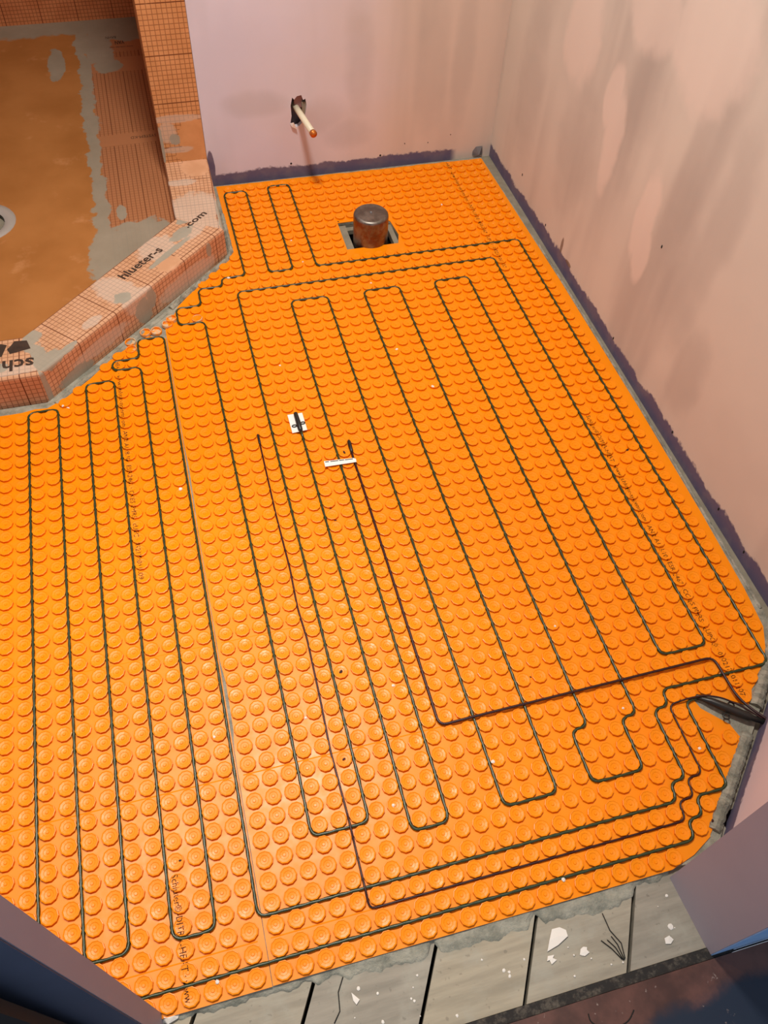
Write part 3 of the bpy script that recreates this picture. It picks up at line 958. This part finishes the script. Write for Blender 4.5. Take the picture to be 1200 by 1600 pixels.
tube('sensor_tip', [(10.98, 30.3, .16), (11.0, 30.45, .19), (11.03, 31.3, .19), (11.03, 31.45, .19)], [0.07, 0.13, 0.13, 0.08], BLACK, 8, parent=w2)
fl = slab('paper_flag', [(8.93, 29.9), (10.95, 29.73), (11.1, 29.62), (11.08, 29.34), (8.91, 29.41)], 0.262, 0.282, WHITE, parent=w2)
for k, (a, b) in enumerate(((9.0, 9.25), (9.35, 9.9), (9.95, 10.3), (10.35, 10.9))):
    mesh_obj('flag_print', [(a, 29.84 - 0.08 * (a - 9) - 0.07, 0.286), (b, 29.84 - 0.08 * (b - 9) - 0.07, 0.286), (b, 29.84 - 0.08 * (b - 9), 0.286), (a, 29.84 - 0.08 * (a - 9), 0.286)], [(0, 1, 2, 3)], PENCIL, fl)

# ------------------------------------------------------------------ shower tray, drain, curb
CH = 2.5
OL, OR = (-8.85, 40.15), (5.95, 54.15)          # outer corners of the angled curb
IL, IR = (-9.85, 44.25), (2.3, 56.35)           # inner corners
DC = (-13.75, 62.45)
def tray_z(x, y):
    d = math.hypot(x - DC[0], y - DC[1])
    return 0.25 + 0.55 * min(1.0, max(0, d - 3.0) / 20)
tv_, tf_ = [], []
NX, NY = 66, 110
gx = [-29.4 + k * (SX0 + 29.4) / NX for k in range(NX + 1)]
gy = [44.0 + k * (98.6 - 44.0) / NY for k in range(NY + 1)]
for yy in gy:
    for xx in gx:
        tv_.append((xx, yy, tray_z(xx, yy)))
for jn in range(NY):
    for i_ in range(NX):
        a = jn * (NX + 1) + i_
        cx, cy = (gx[i_] + gx[i_ + 1]) / 2, (gy[jn] + gy[jn + 1]) / 2
        if cy - 44.25 < (cx - IL[0]) * (IR[1] - IL[1]) / (IR[0] - IL[0]) - 0.6: continue
        if math.hypot(cx - DC[0], cy - DC[1]) < 2.35: continue
        tf_.append((a, a + 1, a + NX + 2, a + NX + 1))
tray = empty('shower_tray', (-12, 70, -0.2))
tag(tray, 'orange brown shower tray with grey mortar seams and a gridded side band', 'shower tray')
mesh_obj('tray_floor', tv_, tf_, TRAY, tray, smooth=True)
lettering('printed_text', 'SYSTEM-KD', (2.1, 73.3), (-1, 0.0), 2.4, 0.45, tray, INKB, lambda x, y: tray_z(x, y), split=False)
lettering('printed_text', 'BAHN', (-0.15, 94.1), (-1, 0.0), 1.1, 0.55, tray, INKB, lambda x, y: tray_z(x, y), split=False)
lettering('printed_text', 'VAN', (0.65, 92.9), (-1, 0.0), 1.0, 0.8, tray, INKB, lambda x, y: tray_z(x, y), bold=True, split=False)
lettering('printed_text', 'www.schluter.com', (1.5, 91.6), (-1, 0.0), 2.5, 0.35, tray, INKB, lambda x, y: tray_z(x, y), split=False)
dr = empty('floor_drain', (DC[0], DC[1], 0))
tag(dr, 'round grey floor drain with a black opening at the left edge', 'drain')
v, f = lathe_geo(DC[0], DC[1], [(2.85, 0.24), (2.8, 0.34), (2.25, 0.32), (2.0, 0.24), (1.88, 0.16)], 32)
mesh_obj('flange', v, f[:-1], DRAIN, dr, smooth=True)
v, f = lathe_geo(DC[0], DC[1], [(1.885, 0.165), (1.86, -1.4), (0.6, -1.5)], 24)
mesh_obj('opening', v, f, BLACK, dr)

def curb_piece(name, a_in, b_in, a_out, b_out, mat, z0=-0.3):
    """curb prism between inner edge a_in-b_in and outer edge a_out-b_out with a rounded outer top edge."""
    a_in, b_in, a_out, b_out = (Vector(q) for q in (a_in, b_in, a_out, b_out))
    d = (b_out - a_out).normalized()
    def prof(pi, po):
        w = (po - pi).length
        e = (po - pi) / w
        r = 0.22
        pr = [(0, z0, -CH - 0.2), (0, CH - 0.03, -0.05), (0.05, CH, 0.0), (w - r, CH, w - r)]
        for k in (1, 2, 3):
            t = k / 3 * math.pi / 2
            pr.append((w - r + r * math.sin(t), CH - r + r * math.cos(t), w - r + r * t))
        pr.append((w + 0.04, z0, w - r + r * math.pi / 2 + (CH - r - z0)))
        return [((pi + e * s_), zz, vv) for s_, zz, vv in pr]
    A, B = prof(a_in, a_out), prof(b_in, b_out)
    verts = [(q.x, q.y, zz) for q, zz, _ in A] + [(q.x, q.y, zz) for q, zz, _ in B]
    u = lambda q: (q - a_out).dot(d)
    n = len(A)
    faces, uvs = [], []
    for k in range(n - 1):
        faces.append((k, k + 1, n + k + 1, n + k)[::-1])
        uvs.append([(u(A[k][0]), A[k][2]), (u(A[k + 1][0]), A[k + 1][2]), (u(B[k + 1][0]), B[k + 1][2]), (u(B[k][0]), B[k][2])][::-1])
    faces.append(tuple(range(n))); uvs.append([(0, q[2]) for q in A])
    faces.append(tuple(n + k for k in range(n))[::-1]); uvs.append([(0, q[2]) for q in B][::-1])
    faces.append((0, n, 2 * n - 1, n - 1)); uvs.append([(0, 0)] * 4)
    return mesh_obj(name, verts, [t[::-1] for t in faces], mat, curb, uvs=[q[::-1] for q in uvs])
curb = empty('shower_curb', (-2, 47, -0.3))
tag(curb, 'low shower curb wrapped in orange gridded membrane smeared with mortar', 'curb')
seg_d = curb_piece('angled_segment', IL, IR, OL, OR, CURB_DIAG)
seg_f = curb_piece('front_segment', (-29.4, 44.25), IL, (-29.4, 40.3), OL, CURB_FRONT)
seg_s = curb_piece('side_segment', IR, (SX0, WB - 0.06), OR, (SX1 + 0.04, WB - 0.06), CURB_SIDE)
dd = (Vector(OR) - Vector(OL)).normalized()
zc = lambda x, y: CH + 0.004
lettering('printed_text', 'hlueter-s', (-2.35, 49.3), dd, 4.5, 0.78, seg_d, INKB, zc, bold=True, split=False)
lettering('printed_text', '.com', (3.15, 54.9), dd, 2.5, 0.62, seg_d, INKB, zc, bold=True, split=False)
lettering('printed_text', 'schlu', (-9.15, 41.95), (-1, 0.02), 3.3, 1.1, seg_f, INKB, zc, bold=True, split=False)
for q in ([(-10.75, 42.65), (-9.35, 42.95), (-9.6, 43.85), (-10.45, 43.95), (-10.7, 43.5), (-10.95, 43.2)], [(-12.6, 42.2), (-11.3, 42.5), (-10.95, 43.65), (-11.4, 43.85), (-12.6, 43.7)]):
    mesh_obj('printed_logo', [(a, b, CH + 0.01) for a, b in q], [tuple(range(len(q)))], INKB, seg_f)

# ------------------------------------------------------------------ capped drain stub in its cut-out
pc = empty('capped_pipe', (18.4, 54.0, -2))
tag(pc, 'dark steel pipe stub with a domed cap in a square cut-out', 'pipe')
v, f = lathe_geo(18.4, 54.0, [(1.5, -2.5), (1.5, 0.4), (1.5, 1.4), (1.5, 2.18), (1.47, 2.32), (1.38, 2.42), (1.22, 2.46), (1.15, 2.45), (0.5, 2.5), (0.12, 2.5)], 40)
mesh_obj('pipe_body', v, f, STEEL, pc, smooth=True)
v, f = lathe_geo(18.4, 54.0, [(0.13, 2.48), (0.11, 2.56), (0.05, 2.6)], 10)
mesh_obj('cap_nub', v, f, GALV, pc, smooth=True)
for x0, x1, y0, y1, z0, z1, nm in ((16.1, 16.75, 52.9, 56.5, -0.9, -0.22, 'strip'), (20.35, 20.8, 53.2, 56.0, -0.9, -0.3, 'strip'), (16.8, 20.2, 56.1, 56.6, -0.9, -0.5, 'strip')):
    o = box('wood_strip', x0, x1, y0, y1, z0, z1, CUTWOOD)
    tag(o, {16.1: 'grey wood strip left of the capped pipe in the cut-out', 20.35: 'grey wood strip right of the capped pipe in the cut-out', 16.8: 'grey wood strip behind the capped pipe in the cut-out'}[x0], 'wood strip')

# ------------------------------------------------------------------ water pipe out of the wall
pb, pt = Vector((14.25, WB + 1.4, 6.15)), Vector((15.06, 60.85, 5.95))
px = empty('water_pipe', (14.6, WB, 6))
tag(px, 'cream plastic water pipe sticking out of the ragged wall hole', 'pipe')
dv = (pt - pb)
tube('pipe_tube', [pb, pb + dv * 0.5, pb + dv * 0.94], 0.27, PEX, 16, parent=px)
tube('crimp_ring', [pb + dv * 0.935, pb + dv * 0.985], 0.31, COPPER, 16, parent=px)
tube('end_plug', [pb + dv * 0.98, pb + dv * 1.0], 0.25, COPPER, 16, parent=px)
# galvanised bracket in the corner of the walls
v = [(31.45, WB - 0.05, 0.0), (32.3, WB - 0.25, 0.0), (32.35, WB - 0.1, 0.85), (31.75, WB - 0.02, 0.8), (31.45, WB + 0.02, 0.4), (32.0, WB - 0.45, 0.15), (32.5, WB - 0.02, 0.05)]
o = mesh_obj('corner_bracket', v, [(0, 5, 4), (4, 5, 3), (5, 2, 3), (5, 1, 2), (1, 6, 2), (0, 1, 5), (0, 4, 3, 2, 6)], GALV)
tag(o, 'bent bare metal bracket at the foot of the far wall corner', 'bracket')

# ------------------------------------------------------------------ debris
def chip(name, x, y, z, r, h, label, cat, mat, group=None, seed=0, stretch=1.0, rot=0.0):
    rnd = random.Random(seed * 17 + int(x * 31))
    n = 7
    verts = []
    for ring_, (rr, zz) in enumerate(((1.0, 0.0), (0.92, 0.6), (0.5, 1.0))):
        for k in range(n):
            a = 2 * math.pi * k / n + rot
            q = r * rr * (0.72 + 0.5 * rnd.random())
            ex, ey = q * math.cos(a) * stretch, q * math.sin(a)
            verts.append((x + ex * math.cos(rot) - ey * math.sin(rot), y + ex * math.sin(rot) + ey * math.cos(rot), z + h * zz * (0.8 + 0.4 * rnd.random()) if zz else z))
    faces = [tuple(range(n))[::-1], tuple(2 * n + k for k in range(n))]
    for a in range(2):
        for k in range(n):
            faces.append((a * n + k, a * n + (k + 1) % n, (a + 1) * n + (k + 1) % n, (a + 1) * n + k))
    o = mesh_obj(name, verts, faces, mat)
    return tag(o, label, cat, group)
PT = PZ1 + 0.02
def flake(pts, h, label):
    cx = sum(p[0] for p in pts) / len(pts); cy = sum(p[1] for p in pts) / len(pts)
    n = len(pts)
    rnd_ = random.Random(int(cx * 100))
    verts = [(a, b, PT) for a, b in pts] + [(a, b, PT + h * rnd_.uniform(0.5, 1.1)) for a, b in pts] + [(cx, cy, PT + h * 1.2)]
    faces = [(k, (k + 1) % n, n + (k + 1) % n, n + k) for k in range(n)] + [(n + k, n + (k + 1) % n, 2 * n) for k in range(n)] + [tuple(range(n))[::-1]]
    if area2(pts) < 0: faces = [t[::-1] for t in faces]
    return tag(mesh_obj('plaster_chip', verts, faces, PLASTER), label, 'chip')
flake([(13.32, -0.99), (13.71, -1.0), (13.97, -1.19), (13.95, -1.47), (13.36, -1.71), (12.75, -1.84), (13.01, -1.43)], 0.07, 'largest white plaster chip on the bare planks, a pointed shard')
flake([(14.34, -2.14), (14.5, -2.08), (14.67, -2.14), (14.62, -2.25), (14.7, -2.38), (14.43, -2.47), (14.3, -2.42), (14.21, -2.36)], 0.035, 'flat crumbled plaster chip to the right below the largest chip')
flake([(18.48, -2.74), (18.74, -2.69), (18.88, -2.9), (18.66, -3.04), (18.42, -2.98)], 0.06, 'white plaster chip on the rightmost plank near the jamb')
flake([(3.33, -1.12), (3.47, -1.29), (3.63, -1.49), (3.44, -1.65), (3.34, -1.46)], 0.06, 'elongated white chip on the planks at the left of the doorway')
flake([(12.7, -2.02), (13.02, -2.05), (12.9, -2.16), (13.06, -2.28), (12.75, -2.4), (12.72, -2.2), (12.59, -2.22)], 0.03, 'pale flat crumb just below the point of the largest chip')
chip('plaster_chip', 19.0, -2.35, PT, 0.14, 0.035, 'small plaster chip above the one near the right jamb', 'chip', PLASTER, seed=4)
chip('plaster_chip', -4.75, 0.12, PT, 0.35, 0.28, 'white plaster scrap at the foot of the lower left wall end', 'chip', PLASTER, seed=8, stretch=1.5)
rr = random.Random(11)
for k in range(26):
    x = rr.uniform(3, 19.5); y = rr.uniform(-3.4, -1.0)
    chip('plaster_crumb', x, y, PT, rr.uniform(0.03, 0.085), 0.025, 'tiny white plaster crumb scattered on the bare planks', 'crumb', PLASTER, 'plaster crumbs on the planks', seed=k + 20)
mat_crumbs = [(7.8, 40.04), (10.05, 38.49), (2.95, 38.59), (-7.6, 39.02), (-7.9, 39.2), (18.33, 35.24), (11.59, 54.83), (24.86, 51.11), (-0.75, 29.83), (16.81, 39.69), (12.0, 51.9), (5.6, 50.9), (3.0, 49.8), (16.9, 48.0), (-0.3, 10.5), (9.2, 13.0), (4.0, 12.3), (19.6, 14.3), (21.4, 8.5), (13.2, 7.4), (7.4, 6.5), (-2.5, 0.8), (-1.0, 12.4), (24.5, 5.3), (28.0, 9.1), (14.6, 0.9), (26.0, 57.5)]
for k, (x, y) in enumerate(mat_crumbs):
    q = zr(x, y) if x > 0 else zl(x, y)
    chip('plaster_crumb', x, y, q, rr.uniform(0.07, 0.14), 0.06, 'tiny white plaster crumb lying on the orange studs', 'crumb', PLASTER, 'plaster crumbs on the membrane', seed=k + 60)
for k, (x, y) in enumerate([(30.0, 26.3), (17.0, 11.6), (8.5, 26.0), (16.2, 56.9), (21.4, 55.0), (27.0, 4.7), (23.3, 1.6), (-3.5, 6.5), (8.6, 25.0), (6.5, 14.5), (10.5, 30.5), (5.5, 9.5)]):
    q = zr(x, y) if x > 0 else zl(x, y)
    chip('dark_crumb', x, y, q, rr.uniform(0.05, 0.09), 0.02, 'small dark brown crumb of dirt on the orange studs', 'crumb', CRUMBD, 'dirt crumbs on the membrane', seed=k + 90, stretch=1.6, rot=rr.uniform(0, 3))
th_pts = [(13.6, -4.7, -0.13), (13.55, -5.0, -0.13), (13.9, -5.35, -0.13), (14.6, -5.55, -0.13), (15.3, -5.45, -0.13), (15.7, -5.1, -0.13)]
o = tube('thread', resample(fillet(th_pts, 0.4, 4), 0.12), 0.028, PENCIL, 5)
tag(o, 'curled dark thread on the brown hall floor', 'thread')
